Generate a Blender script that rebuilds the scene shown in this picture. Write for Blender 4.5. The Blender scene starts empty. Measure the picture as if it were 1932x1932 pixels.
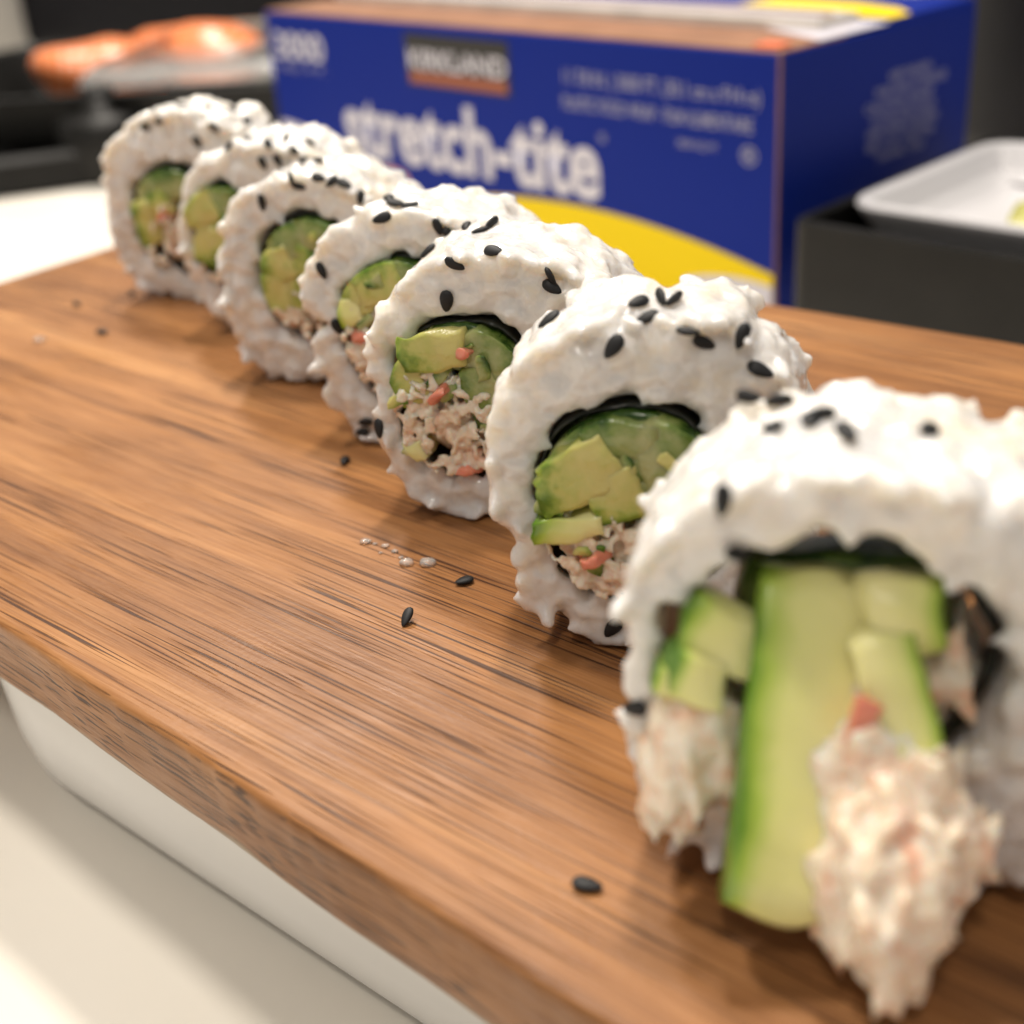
import bpy, bmesh, math, random
import numpy as np
from mathutils import Vector, Matrix, noise
from mathutils.bvhtree import BVHTree

MM = 0.001
scene = bpy.context.scene
col = scene.collection

# ------------------------------------------------------------------ camera
CAM_H = 103.0                      # mm above the board top (board top is z = 0)
FPX, CPX = 2500.0, 966.0           # focal length and centre for a 1932 px square frame
CAM_M = np.array([[0.99689815, -0.07870249, 0.0],
                  [-0.03645489, -0.46176188, 0.88625448],
                  [-0.06975043, -0.88350545, -0.46319866]])   # columns: right, down, forward
cam_data = bpy.data.cameras.new('camera')
cam = bpy.data.objects.new('camera', cam_data)
col.objects.link(cam)
r_, d_, f_ = CAM_M[:, 0], CAM_M[:, 1], CAM_M[:, 2]
mw = Matrix(((r_[0], -d_[0], -f_[0], 0), (r_[1], -d_[1], -f_[1], 0), (r_[2], -d_[2], -f_[2], CAM_H * MM), (0, 0, 0, 1)))
cam.matrix_world = mw
cam_data.sensor_width = 36.0
cam_data.lens = 36.0 * FPX / 1932.0
cam_data.clip_start = 0.01
cam_data.clip_end = 20.0
cam_data.dof.use_dof = True
cam_data.dof.focus_distance = 0.193
cam_data.dof.aperture_fstop = 13.5
scene.camera = cam

# ------------------------------------------------------------------ world and lamps
world = bpy.data.worlds.new('World')
scene.world = world
world.use_nodes = True
bg = world.node_tree.nodes['Background']
bg.inputs['Color'].default_value = (1.0, 0.96, 0.92, 1)
bg.inputs['Strength'].default_value = 0.29

def lamp(name, loc, target, power, size, colour):
    l = bpy.data.lights.new(name, 'AREA')
    l.shape = 'DISK'; l.size = size; l.energy = power; l.color = colour
    o = bpy.data.objects.new(name, l); col.objects.link(o)
    o.location = loc
    o.rotation_euler = (Vector(target) - Vector(loc)).to_track_quat('-Z', 'Y').to_euler()
    return o
lamp('ceiling_lamp', (0.05, 0.44, 1.05), (0, 0.22, 0), 8.2, 0.10, (1.0, 0.92, 0.82))
lamp('ceiling_lamp', (-0.36, 0.34, 1.05), (-0.02, 0.2, 0), 6.5, 0.14, (1.0, 0.92, 0.82))
lamp('ceiling_lamp', (-0.25, 1.20, 1.10), (-0.15, 0.6, 0), 13.0, 0.20, (1.0, 0.92, 0.82))

lamp('ceiling_lamp', (-0.12, -0.40, 0.95), (0.0, 0.15, 0), 2.8, 0.12, (1.0, 0.92, 0.82))

vs = scene.view_settings
vs.view_transform = 'Standard'; vs.look = 'None'; vs.exposure = 0.0; vs.gamma = 1.0
vs.use_curve_mapping = False
scene.cycles.use_denoising = True
scene.cycles.max_bounces = 7
scene.cycles.adaptive_threshold = 0.02

# ------------------------------------------------------------------ helpers
def ray(px, py):
    return CAM_M @ np.array([(px - CPX) / FPX, (py - CPX) / FPX, 1.0])
def unp(px, py, z=0.0):
    v = ray(px, py); t = (z - CAM_H) / v[2]
    return np.array([v[0] * t, v[1] * t, z])

def mesh_np(name, v, f, mat=None, smooth=True):
    me = bpy.data.meshes.new(name)
    me.from_pydata((np.asarray(v, float) * MM).tolist(), [], [list(map(int, q)) for q in f])
    if smooth:
        me.polygons.foreach_set('use_smooth', [True] * len(me.polygons))
    if mat: me.materials.append(mat)
    me.update()
    return me

def link(name, me, parent=None, loc=None, rz=0.0):
    o = bpy.data.objects.new(name, me); col.objects.link(o)
    if parent: o.parent = parent
    if loc is not None: o.location = [c * MM for c in loc]
    if rz: o.rotation_euler = (0, 0, rz)
    return o

def tag(o, label, cat, group=None):
    o['label'] = label; o['category'] = cat
    if group: o['group'] = group
    return o

def bm_mesh(name, bm, mat=None, smooth=False):
    bmesh.ops.recalc_face_normals(bm, faces=bm.faces)
    for f in bm.faces: f.smooth = smooth
    me = bpy.data.meshes.new(name)
    for v in bm.verts: v.co *= MM
    bm.to_mesh(me); bm.free()
    if mat: me.materials.append(mat)
    return me

def ico(sub):
    bm = bmesh.new(); bmesh.ops.create_icosphere(bm, subdivisions=sub, radius=1.0)
    v = np.array([x.co[:] for x in bm.verts]); f = np.array([[q.index for q in x.verts] for x in bm.faces]); bm.free()
    return v, f
ICO2 = ico(2)

def cube_grid(n):
    bm = bmesh.new(); bmesh.ops.create_cube(bm, size=2.0)
    bmesh.ops.subdivide_edges(bm, edges=bm.edges[:], cuts=n, use_grid_fill=True)
    v = np.array([x.co[:] for x in bm.verts]); f = [[q.index for q in x.verts] for x in bm.faces]; bm.free()
    return v, f
CUBE = cube_grid(9)

def remesh(v, f, voxel, smooth_it=2, smooth_f=0.5, sub=0):
    """Fuse overlapping shapes into one continuous skin."""
    me = mesh_np('tmp', v, f)
    o = bpy.data.objects.new('tmp', me); col.objects.link(o)
    m = o.modifiers.new('r', 'REMESH'); m.mode = 'VOXEL'; m.voxel_size = voxel * MM; m.use_smooth_shade = True
    if smooth_it:
        s = o.modifiers.new('s', 'SMOOTH'); s.factor = smooth_f; s.iterations = smooth_it
    if sub:
        u = o.modifiers.new('u', 'SUBSURF'); u.levels = sub; u.render_levels = sub
    dg = bpy.context.evaluated_depsgraph_get()
    out = bpy.data.meshes.new_from_object(o.evaluated_get(dg))
    bpy.data.objects.remove(o); bpy.data.meshes.remove(me)
    return out

def get_co(me):
    a = np.empty(len(me.vertices) * 3); me.vertices.foreach_get('co', a)
    return a.reshape(-1, 3) / MM
def set_co(me, a):
    me.vertices.foreach_set('co', (a * MM).ravel()); me.update()

def rumple(me, seed, amp, wl, amp2=0.0, soft=False):
    """uneven lumpy relief along the normals"""
    co = get_co(me); n = len(co)
    nn = np.empty(n * 3); me.vertices.foreach_get('normal', nn); nn = nn.reshape(-1, 3)
    d = np.empty(n); k = 1 / wl; ofs = Vector((seed * 5.1, seed * 1.7, 0)); k2 = 2.4
    for i in range(n):
        p = Vector(co[i]) * k + ofs
        a = noise.noise(p)
        d[i] = (a if soft else abs(a) - 0.3) * 2 * amp * (0.4 + 1.3 * abs(noise.noise(p * .31))) + (noise.noise(p * k2) * amp2 if amp2 else 0)
    set_co(me, co + nn * d[:, None])

class Join:
    def __init__(s): s.v = []; s.f = []; s.n = 0
    def add(s, v, f):
        s.v.append(np.asarray(v, float)); s.f += [[int(i) + s.n for i in q] for q in f]; s.n += len(v)
    def arr(s): return np.concatenate(s.v), s.f

def frame_from(d, up):
    """orthonormal columns: long axis d, side, up-ish"""
    d = np.asarray(d, float); d = d / np.linalg.norm(d)
    s = np.cross(up, d); s = s / (np.linalg.norm(s) + 1e-9)
    return np.stack([d, s, np.cross(d, s)], axis=1)

# ------------------------------------------------------------------ materials
class NT:
    def __init__(s, name):
        s.m = bpy.data.materials.new(name); s.m.use_nodes = True
        s.t = s.m.node_tree; s.t.nodes.clear()
        s.out = s.t.nodes.new('ShaderNodeOutputMaterial')
        s.p = s.t.nodes.new('ShaderNodeBsdfPrincipled')
        s.t.links.new(s.p.outputs[0], s.out.inputs[0])
    def n(s, kind, **kw):
        nd = s.t.nodes.new('ShaderNode' + kind)
        for k, v in kw.items(): setattr(nd, k, v)
        return nd
    def put(s, sock, val):
        if isinstance(val, bpy.types.NodeSocket): s.t.links.new(val, sock)
        else: sock.default_value = val
    def set(s, **kw):
        for k, v in kw.items(): s.put(s.p.inputs[k.replace('_', ' ')], v)
    def obj(s, scale=(1, 1, 1), src='Object'):
        tc = s.n('TexCoord'); mp = s.n('Mapping'); mp.inputs['Scale'].default_value = scale
        s.t.links.new(tc.outputs[src], mp.inputs[0]); return mp.outputs[0]
    def noise(s, vec, scale, detail=4.0, rough=0.55, dist=0.0):
        nd = s.n('TexNoise'); s.put(nd.inputs['Vector'], vec)
        nd.inputs['Scale'].default_value = scale; nd.inputs['Detail'].default_value = detail
        nd.inputs['Roughness'].default_value = rough; nd.inputs['Distortion'].default_value = dist
        return nd.outputs[0]
    def ramp(s, fac, stops):
        nd = s.n('ValToRGB'); s.put(nd.inputs[0], fac)
        e = nd.color_ramp.elements
        while len(e) < len(stops): e.new(0.5)
        for x, (p, c) in zip(e, stops):
            x.position = p; x.color = (*c, 1) if len(c) == 3 else c
        return nd.outputs[0]
    def rng(s, fac, a, b, c, d):
        nd = s.n('MapRange'); s.put(nd.inputs[0], fac)
        for i, v in enumerate((a, b, c, d)): nd.inputs[i + 1].default_value = v
        return nd.outputs[0]
    def mix(s, fac, a, b, mode='MIX'):
        nd = s.n('Mix', data_type='RGBA', blend_type=mode)
        s.put(nd.inputs[0], fac)
        for i, v in ((6, a), (7, b)):
            if isinstance(v, tuple) and len(v) == 3: v = (*v, 1)
            s.put(nd.inputs[i], v)
        return nd.outputs[2]
    def math(s, op, a, b=0.0, c=0.0):
        nd = s.n('Math', operation=op); s.put(nd.inputs[0], a); s.put(nd.inputs[1], b); s.put(nd.inputs[2], c)
        return nd.outputs[0]
    def bump(s, h, strength, dist):
        nd = s.n('Bump'); s.put(nd.inputs['Height'], h); nd.inputs['Strength'].default_value = strength
        nd.inputs['Distance'].default_value = dist
        s.t.links.new(nd.outputs[0], s.p.inputs['Normal'])

def plain(name, colour, rough=0.5, spec=0.5, grain=0.0):
    k = NT(name)
    if grain:
        v = k.obj(); n = k.noise(v, 60, 5)
        c = k.mix(k.rng(n, .3, .7, 0, 1), tuple(x * (1 - grain) for x in colour), tuple(min(1, x * (1 + grain)) for x in colour))
        k.set(Base_Color=c, Roughness=k.rng(k.noise(v, 25, 3), .3, .7, rough * .8, rough * 1.2))
    else:
        k.set(Base_Color=(*colour, 1), Roughness=rough)
    k.p.inputs['Specular IOR Level'].default_value = spec
    return k.m

def m_rice():
    k = NT('cooked_rice'); v = k.obj()
    big = k.noise(v, 130, 4); fine = k.noise(v, 700, 3)
    c = k.ramp(big, [(0.32, (0.68, 0.67, 0.66)), (0.52, (0.76, 0.73, 0.69)), (0.70, (0.78, 0.70, 0.56))])
    k.set(Base_Color=c, Roughness=k.rng(k.noise(v, 260, 2), .35, .65, .14, .42))
    k.p.inputs['Subsurface Weight'].default_value = 0.8
    k.p.inputs['Subsurface Radius'].default_value = (1.0, 0.88, 0.72)
    k.p.inputs['Subsurface Scale'].default_value = 0.0042
    k.p.inputs['Specular IOR Level'].default_value = 0.5
    wv = k.n('VectorMath', operation='ADD'); k.t.links.new(v, wv.inputs[0])
    nd = k.n('TexNoise'); nd.inputs['Scale'].default_value = 150; k.t.links.new(v, nd.inputs['Vector'])
    ms = k.n('VectorMath', operation='SCALE'); k.t.links.new(nd.outputs['Color'], ms.inputs[0]); ms.inputs['Scale'].default_value = .004
    k.t.links.new(ms.outputs[0], wv.inputs[1])
    vo = k.n('TexVoronoi', feature='SMOOTH_F1'); vo.inputs['Scale'].default_value = 330; vo.inputs['Smoothness'].default_value = .35
    k.t.links.new(wv.outputs[0], vo.inputs['Vector'])
    vo2 = k.n('TexVoronoi', feature='F1'); vo2.inputs['Scale'].default_value = 330; k.t.links.new(wv.outputs[0], vo2.inputs['Vector'])
    hs = k.n('SeparateColor'); k.t.links.new(vo2.outputs['Color'], hs.inputs[0])
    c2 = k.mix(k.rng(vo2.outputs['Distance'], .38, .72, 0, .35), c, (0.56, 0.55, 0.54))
    c2 = k.mix(k.rng(hs.outputs[0], 0, 1, 0, .3), c2, (0.86, 0.83, 0.78))
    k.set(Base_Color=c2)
    h = k.math('ADD', k.math('MULTIPLY', vo.outputs['Distance'], -1.0), k.math('MULTIPLY', fine, 0.35))
    k.bump(h, 0.5, 0.0007)
    k.p.inputs['Coat Weight'].default_value = 0.6; k.p.inputs['Coat Roughness'].default_value = 0.06
    return k.m

def m_attr(name, stops, sss, scale=0.0015, rough=0.3, nscale=250, namp=0.25, bump=0.4, fibre=None):
    """colour ramp over the 'tint' attribute of the piece, broken up by noise"""
    k = NT(name); v = k.obj(fibre or (1, 1, 1))
    at = k.n('Attribute', attribute_name='tint')
    n = k.noise(v, nscale, 4)
    t = k.math('ADD', at.outputs['Fac'], k.rng(n, .25, .75, -namp, namp))
    k.set(Base_Color=k.ramp(t, stops), Roughness=k.rng(k.noise(v, nscale * .6, 2), .3, .7, rough * .6, rough * 1.4))
    k.p.inputs['Subsurface Weight'].default_value = sss
    k.p.inputs['Subsurface Radius'].default_value = (1.0, 1.0, 0.35)
    k.p.inputs['Subsurface Scale'].default_value = scale
    k.bump(n, bump, 0.0006)
    return k.m

def m_crab():
    k = NT('crab_flesh'); v = k.obj()
    n = k.noise(v, 210, 3, .6, .6); n2 = k.noise(v, 480, 3)
    c = k.ramp(n, [(0.34, (0.84, 0.72, 0.56)), (0.54, (0.82, 0.64, 0.48)), (0.64, (0.80, 0.50, 0.34)), (0.74, (0.82, 0.34, 0.22))])
    c = k.mix(k.rng(n2, .42, .66, 0, .75), c, (0.88, 0.83, 0.72))
    k.set(Base_Color=c, Roughness=k.rng(n2, .3, .7, .12, .38))
    k.p.inputs['Subsurface Weight'].default_value = 0.7
    k.p.inputs['Subsurface Radius'].default_value = (1.0, 0.6, 0.4)
    k.p.inputs['Subsurface Scale'].default_value = 0.0016
    k.bump(k.noise(v, 800, 3), 0.5, 0.0004)
    return k.m

def m_wood():
    k = NT('acacia_wood')
    tc = k.n('TexCoord'); sx = k.n('SeparateXYZ'); k.t.links.new(tc.outputs['Object'], sx.inputs[0])
    X, Y, Z = sx.outputs
    # glued staves: strips across the width, butt joints at random places along the length
    warp = k.noise(k.obj((3, 12, 12)), 3.0, 2)
    row = k.math('FLOOR', k.math('DIVIDE', k.math('ADD', Y, k.math('MULTIPLY', Z, 0.4)), 0.031))
    wn = k.n('TexWhiteNoise', noise_dimensions='1D'); k.put(wn.inputs['W'], row)
    blk = k.math('FLOOR', k.math('ADD', k.math('DIVIDE', X, 0.23), k.math('MULTIPLY', wn.outputs['Value'], 7.3)))
    cv = k.n('CombineXYZ'); k.put(cv.inputs[0], row); k.put(cv.inputs[1], blk)
    wn2 = k.n('TexWhiteNoise', noise_dimensions='3D'); k.t.links.new(cv.outputs[0], wn2.inputs['Vector'])
    stave = wn2.outputs['Value']
    # each stave shifts the grain
    off = k.n('CombineXYZ'); k.put(off.inputs[1], k.math('MULTIPLY', stave, 0.0)); k.put(off.inputs[0], k.math('MULTIPLY', stave, 0.0))
    add = k.n('VectorMath', operation='ADD'); k.t.links.new(tc.outputs['Object'], add.inputs[0]); k.t.links.new(off.outputs[0], add.inputs[1])
    def sc(x, y, z):
        mp = k.n('Mapping'); mp.inputs['Scale'].default_value = (x, y, z); k.t.links.new(add.outputs[0], mp.inputs[0]); return mp.outputs[0]
    bands = k.noise(sc(4, 85, 85), 1.0, 5, .6, .8)
    blotch = k.noise(sc(15, 38, 38), 1.0, 4, .6, .6)
    streak = k.noise(sc(16, 900, 900), 1.0, 4, .65, .4)
    fibre = k.noise(sc(70, 3200, 3200), 1.0, 3, .6)
    pores = k.noise(sc(26, 1900, 1900), 1.0, 1, .5, .3)
    where = k.noise(sc(12, 110, 110), 1.0, 3)
    c = k.ramp(bands, [(0.33, (0.135, 0.050, 0.015)), (0.45, (0.24, 0.097, 0.029)), (0.55, (0.36, 0.158, 0.051)), (0.68, (0.52, 0.258, 0.096))])
    c = k.mix(k.rng(blotch, .40, .66, 0, .75), c, (0.17, 0.066, 0.021))
    c = k.mix(k.rng(stave, 0, 1, 0.0, 0.28), c, (0.19, 0.074, 0.024))
    c = k.mix(k.rng(streak, .45, .72, 0, .42), c, (0.10, 0.036, 0.011))
    c = k.mix(k.rng(fibre, .35, .68, 0, .35), c, (0.55, 0.28, 0.115))
    pm = k.math('MULTIPLY', k.rng(pores, .565, .62, 0, 1), k.rng(where, .40, .56, 0, .9))
    c = k.mix(pm, c, (0.040, 0.014, 0.006))
    low_grey = k.rng(k.math('ADD', Z, k.math('MULTIPLY', k.noise(k.obj((60, 60, 60)), 1.0, 4), .010)), -.0095, -.0075, .75, 0)
    c = k.mix(low_grey, c, (0.33, 0.27, 0.19))  # pale grey-brown mixed in towards the lower edge, with an uneven boundary
    k.set(Base_Color=c, Roughness=k.math('ADD', k.rng(streak, .3, .7, -.06, .08), k.rng(k.noise(k.obj(), 28, 4, .6), .35, .65, .32, .52)))
    k.p.inputs['Specular IOR Level'].default_value = 0.25
    h = k.math('SUBTRACT', k.math('MULTIPLY', streak, 0.5), pm)
    h = k.math('ADD', h, k.math('MULTIPLY', k.noise(k.obj(), 900, 2), .25))
    k.bump(h, 0.35, 0.0004)
    return k.m

RICE = m_rice()
CRAB = m_crab()
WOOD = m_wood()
AVOCADO = m_attr('avocado_flesh', [(0.0, (0.62, 0.56, 0.20)), (0.40, (0.52, 0.53, 0.15)), (0.70, (0.28, 0.38, 0.06)), (1.0, (0.10, 0.20, 0.015))], 0.5, rough=.35, nscale=330, namp=.42, bump=.8)
CUCUMBER = m_attr('cucumber_flesh', [(0.0, (0.42, 0.43, 0.19)), (0.5, (0.25, 0.32, 0.09)), (0.8, (0.11, 0.19, 0.03)), (1.0, (0.035, 0.085, 0.012))], 0.5, rough=.22, nscale=330, namp=.45, bump=.7)
SLICE = m_attr('ripe_slice_flesh', [(0.0, (0.82, 0.77, 0.37)), (0.45, (0.74, 0.74, 0.28)), (0.75, (0.42, 0.56, 0.08)), (1.0, (0.09, 0.22, 0.010))], 0.5, rough=.3, nscale=110, namp=.12, bump=.3)
NORI = plain('nori_sheet', (0.010, 0.012, 0.008), .38, .5, .4)
PINK = plain('crab_pink', (0.82, 0.30, 0.20), .28, .5, .3)
_p = PINK.node_tree.nodes['Principled BSDF']; _p.inputs['Subsurface Weight'].default_value = .6; _p.inputs['Subsurface Scale'].default_value = .0012
SEED = plain('black_sesame', (0.010, 0.010, 0.011), .6, .4, .3)

# ------------------------------------------------------------------ setting: counter
def m_counter():
    k = NT('cream_counter'); v = k.obj()
    c = k.mix(k.rng(k.noise(v, 8, 4), .35, .65, 0, 1), (0.86, 0.81, 0.72), (0.90, 0.86, 0.78))
    k.set(Base_Color=c, Roughness=k.rng(k.noise(v, 30, 3), .3, .7, .28, .40))
    k.bump(k.noise(v, 160, 2), .05, .001)
    return k.m
CZ = -57.0
bm = bmesh.new(); bmesh.ops.create_cube(bm, size=1.0)
for v in bm.verts: v.co = Vector((v.co.x * 2400, v.co.y * 2400 + 900, v.co.z * 30 + CZ - 15))
ct = link('countertop', bm_mesh('countertop', bm, m_counter())); ct['kind'] = 'structure'

# ------------------------------------------------------------------ serving board and the white tray under it
BA = math.radians(-42.0)                 # long axis of the board
E1 = np.array([math.cos(BA), math.sin(BA)]); E2 = np.array([-math.sin(BA), math.cos(BA)])
def rounded_outline(pts, rads, seg=10):
    out = []
    n = len(pts)
    for i in range(n):
        p0, p, p1 = (np.array(pts[j % n], float) for j in (i - 1, i, i + 1))
        a = (p0 - p) / np.linalg.norm(p0 - p); b = (p1 - p) / np.linalg.norm(p1 - p)
        r = rads[i]
        for t in np.linspace(0, 1, seg):
            q0 = p + a * r; q1 = p + b * r
            out.append((1 - t) ** 2 * q0 + 2 * t * (1 - t) * p + t * t * q1)
    return np.array(out)
def board_outline():
    pts = []
    for x in np.linspace(-320, 120, 420): pts.append((x, 70 + 14.0 * (max(0, -60 - x) / 260) ** 1.0))
    for x in np.linspace(120, -320, 60): pts.append((x, 262 - 12 * (max(0, -60 - x) / 260)))
    pts = np.array(pts)
    # left end cap with rounded corners, right end too
    left = []
    for t in np.linspace(0, 1, 12):
        a = math.pi / 2 * t; left.append((-320 - 20 * math.sin(a), 250 - 20 + 20 * math.cos(a)))
    for t in np.linspace(0, 1, 12):
        a = math.pi / 2 * t; left.append((-340 + 20 * (1 - math.cos(a)), 84 + 20 - 20 * math.sin(a)))
    right = []
    return np.array(list(pts) + left)
def extrude_profile(outline, prof):
    """prof: list of (inset, z), top first; closed solid with n-gon caps"""
    n = len(outline)
    d = np.roll(outline, -1, 0) - np.roll(outline, 1, 0); d /= np.linalg.norm(d, axis=1)[:, None] + 1e-9
    nrm = np.stack([-d[:, 1], d[:, 0]], 1)       # inward for counter-clockwise
    v = []; f = []
    for ins, z in prof:
        p = outline + nrm * ins
        v.append(np.column_stack([p, np.full(n, z)]))
    for k in range(len(prof) - 1):
        for i in range(n):
            j = (i + 1) % n
            f.append([k * n + i, (k + 1) * n + i, (k + 1) * n + j, k * n + j])
    f.append(list(range(n)))
    f.append(list(range((len(prof) - 1) * n, len(prof) * n))[::-1])
    return np.concatenate(v), f
ol = board_outline()
prof = [(1.3, 0), (0.8, -0.1), (0.4, -0.32), (0.12, -0.75), (0, -1.4), (0, -2.6), (0.2, -8), (0.4, -12.0), (0.9, -13.6), (2.2, -16), (4.4, -19), (6.0, -20.6), (8, -21.0)]
bv, bf = extrude_profile(ol, prof)
# a hand-finished edge: slight waver
rng_ = random.Random(4)
for i in range(len(bv)):
    q = Vector((bv[i][0] * .05, bv[i][1] * .05, 3.1))
    if bv[i][2] < -0.01:
        w = noise.noise(q) * 0.35 + noise.noise(q * 9) * .16 * (1 if bv[i][2] > -3 else .3)
        bv[i][1] += w
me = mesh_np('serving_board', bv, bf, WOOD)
for p in me.polygons:
    if len(p.vertices) > 4: p.use_smooth = False
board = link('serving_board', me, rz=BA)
tag(board, 'brown acacia wood serving board carrying the row of sushi', 'cutting board')

WHITE = plain('white_ceramic', (0.80, 0.79, 0.77), .22, .5)
to = rounded_outline([(-226, 86), (96, 86), (96, 246), (-226, 246)], [30, 30, 30, 30])
tv, tf = extrude_profile(to, [(1.5, -21.1), (0.0, -22.0), (0.2, -30), (1.0, -42), (2.6, -50), (5.5, -54.8), (9.0, -56.7), (13, -56.9)])
me = mesh_np('white_tray', tv, tf, WHITE)
for p in me.polygons:
    if len(p.vertices) > 4: p.use_smooth = False
tag(link('white_tray', me, rz=BA), 'smooth white dish under the wooden serving board', 'dish')

# ------------------------------------------------------------------ sushi rolls
RICE_TREES = []        # (BVHTree in world mm, roll index)
class Roll:
    def __init__(s, idx, base, D, L, a, left, hole, seed, seam=None, width=None, thick=None):
        s.idx, s.D, s.L, s.a, s.seed = idx, D, L, math.radians(a), seed
        b = unp(*base); s.o = np.array([b[0], b[1], 0.0])
        s.ax = np.array([math.sin(s.a), math.cos(s.a), 0]); s.ux = np.array([math.cos(s.a), -math.sin(s.a), 0])
        s.W = width or D
        ul = s.loc(*left)[0]
        s.cu = ul + s.W / 2; s.cv = D / 2
        hl, hm = s.loc(hole[0], (hole[1] + hole[2]) / 2), None
        vt = s.loc(hole[3], hole[1])[2]; vb = s.loc(hole[3], hole[2])[2]
        s.hv = (vt + vb) / 2; s.rv = (vt - vb) / 2
        s.ru = s.rv * (hole[4] if len(hole) > 4 else 0.95)
        s.hu = hl[0] + s.ru
        s.seam = seam; s.notch = seam[2] if seam else 0.0
        s.rnd = random.Random(seed); s.np = np.random.RandomState(seed)
    def loc(s, px, py, depth=0.0):
        """point of the plane 'depth' mm behind the cut face seen at a pixel, in the roll's own mm"""
        v = ray(px, py); C = np.array([0, 0, CAM_H])
        p0 = s.o + s.ax * depth
        t = ((p0 - C) @ s.ax) / (v @ s.ax); P = C + v * t - s.o
        return np.array([P @ s.ux, P @ s.ax, P[2]])
    def Ro(s, th):
        """outer and inner radius vectors for an angle (0 = right, 90 = up)"""
        c, n = np.cos(th), np.sin(th)
        q = np.where(n < 0, 3.3, 2.35)
        k = (np.abs(c) ** q + np.abs(n) ** q) ** (-1 / q)
        wob = np.array([noise.noise(Vector((math.cos(t) * 1.3, math.sin(t) * 1.3, s.seed * 3.7))) * 1.3 + noise.noise(Vector((math.cos(t) * 4.1, math.sin(t) * 4.1, s.seed * 2.3))) * .55 for t in np.atleast_1d(th)])
        step = 0.0
        if s.seam:
            ang, amt = s.seam[:2]
            d = (np.degrees(np.atleast_1d(th)) - ang + 180) % 360 - 180     # + is below/after the seam (ccw)
            step = np.where((d > 0) & (d < 75), -amt * np.clip((75 - d) / 75, 0, 1), 0) - s.notch * np.exp(-((d - 3) / 6.0) ** 2)
        r = 1 + wob * 0.045
        return s.cu + c * k * (s.W / 2 * r + step), s.cv + n * k * (s.D / 2 * r + step)
    def Ri(s, th):
        wob = np.array([noise.noise(Vector((math.cos(t) * 1.7, math.sin(t) * 1.7, s.seed * 1.9 + 9))) for t in np.atleast_1d(th)])
        r = 1 + wob * 0.10
        return s.hu + np.cos(th) * s.ru * r, s.hv + np.sin(th) * s.rv * r
    def build_rice(s):
        J = Join(); L = s.L
        N, K = 96, 28
        th = np.linspace(0, 2 * math.pi, N, endpoint=False)
        ou, ov = s.Ro(th); iu, iv = s.Ri(th)
        cu_, cv_ = (ou + iu) / 2, (ov + iv) / 2
        V = np.zeros((N, K, 3))
        for k in range(K):
            ph = 2 * math.pi * k / K; c, n = math.cos(ph), math.sin(ph)
            g = (abs(c) ** 3.4 + abs(n) ** 3.4) ** (-1 / 3.4)
            rr = c * g * 0.90; yy = n * g
            V[:, k, 0] = cu_ + (ou - iu) / 2 * rr
            V[:, k, 2] = cv_ + (ov - iv) / 2 * rr
            fr = np.array([noise.noise(Vector((math.cos(t) * 2.2 + (5 if n > 0 else 0), math.sin(t) * 2.2, s.seed * .77))) for t in th])
            V[:, k, 1] = L / 2 + yy * (L / 2 - 0.9 + fr * 1.0)
        F = []
        for i in range(N):
            for k in range(K):
                i2, k2 = (i + 1) % N, (k + 1) % K
                F.append([i * K + k, i2 * K + k, i2 * K + k2, i * K + k2])
        J.add(V.reshape(-1, 3), F)
        # grains pressed into the outside, the cut faces and a few into the hole
        R = s.np
        iv_, if_ = ICO2
        def grain(p, d, up, emb):
            ln = R.uniform(1.9, 3.0); w = R.uniform(1.0, 1.5)
            M = frame_from(d, up)
            q = iv_ * np.array([ln, w, w * R.uniform(.6, .85)])
            q = q + np.outer((q[:, 0] / ln) ** 2 * R.uniform(-.5, .5), [0, 1, 0])
            J.add(q @ M.T + p - np.asarray(up) * emb, if_)
        n_out = int(2 * math.pi * s.D / 2 * L / 8.2)
        for _ in range(n_out):
            t = R.uniform(0, 2 * math.pi); a = np.array([t, t + .02])
            pu, pv = s.Ro(a); y = R.uniform(0.6, L - 0.6)
            tang = np.array([pu[1] - pu[0], 0, pv[1] - pv[0]]); tang /= np.linalg.norm(tang)
            nrm = np.array([tang[2], 0, -tang[0]])
            al = R.uniform(0, math.pi); d = tang * math.cos(al) + np.array([0, 1, 0]) * math.sin(al) + nrm * R.normal(0, .06)
            grain(np.array([pu[0], y, pv[0]]), d, nrm, np.clip(R.normal(.62, .30), .25, 1.4))
        for side in (0, 1):
            for _ in range(int(190 if side == 0 else 130)):
                t = R.uniform(0, 2 * math.pi); a = np.array([t])
                pu, pv = s.Ro(a); qu, qv = s.Ri(a); m = R.uniform(0.12, .95)
                p = np.array([qu[0] * (1 - m) + pu[0] * m, 0.0 if side == 0 else L, qv[0] * (1 - m) + pv[0] * m])
                al = R.uniform(0, math.pi); nrm = np.array([0, -1.0 if side == 0 else 1.0, 0])
                d = np.array([math.cos(al), R.normal(0, .06), math.sin(al)])
                edge = abs(m - .5) * 2
                grain(p, d, nrm, 1.05 + abs(R.normal(0, .3)) + edge ** 4 * 1.0)
        for _ in range(9):     # ragged rim grains
            t = R.uniform(0, 2 * math.pi); a = np.array([t]); pu, pv = s.Ro(a)
            y = R.choice([R.uniform(0, 2), R.uniform(L - 3, L)])
            grain(np.array([pu[0], y, pv[0]]), R.normal(0, 1, 3), np.array([math.cos(t), 0, math.sin(t)]), R.uniform(.1, .9))
        v, f = J.arr()
        me = remesh(v, f, 0.68, 4, 0.5, 1)
        rumple(me, s.seed, 0.24, 2.8, .15, soft=True)
        co = get_co(me)
        # settle on the board: soft floor
        z = co[:, 2]; lo = 1.2
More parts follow.
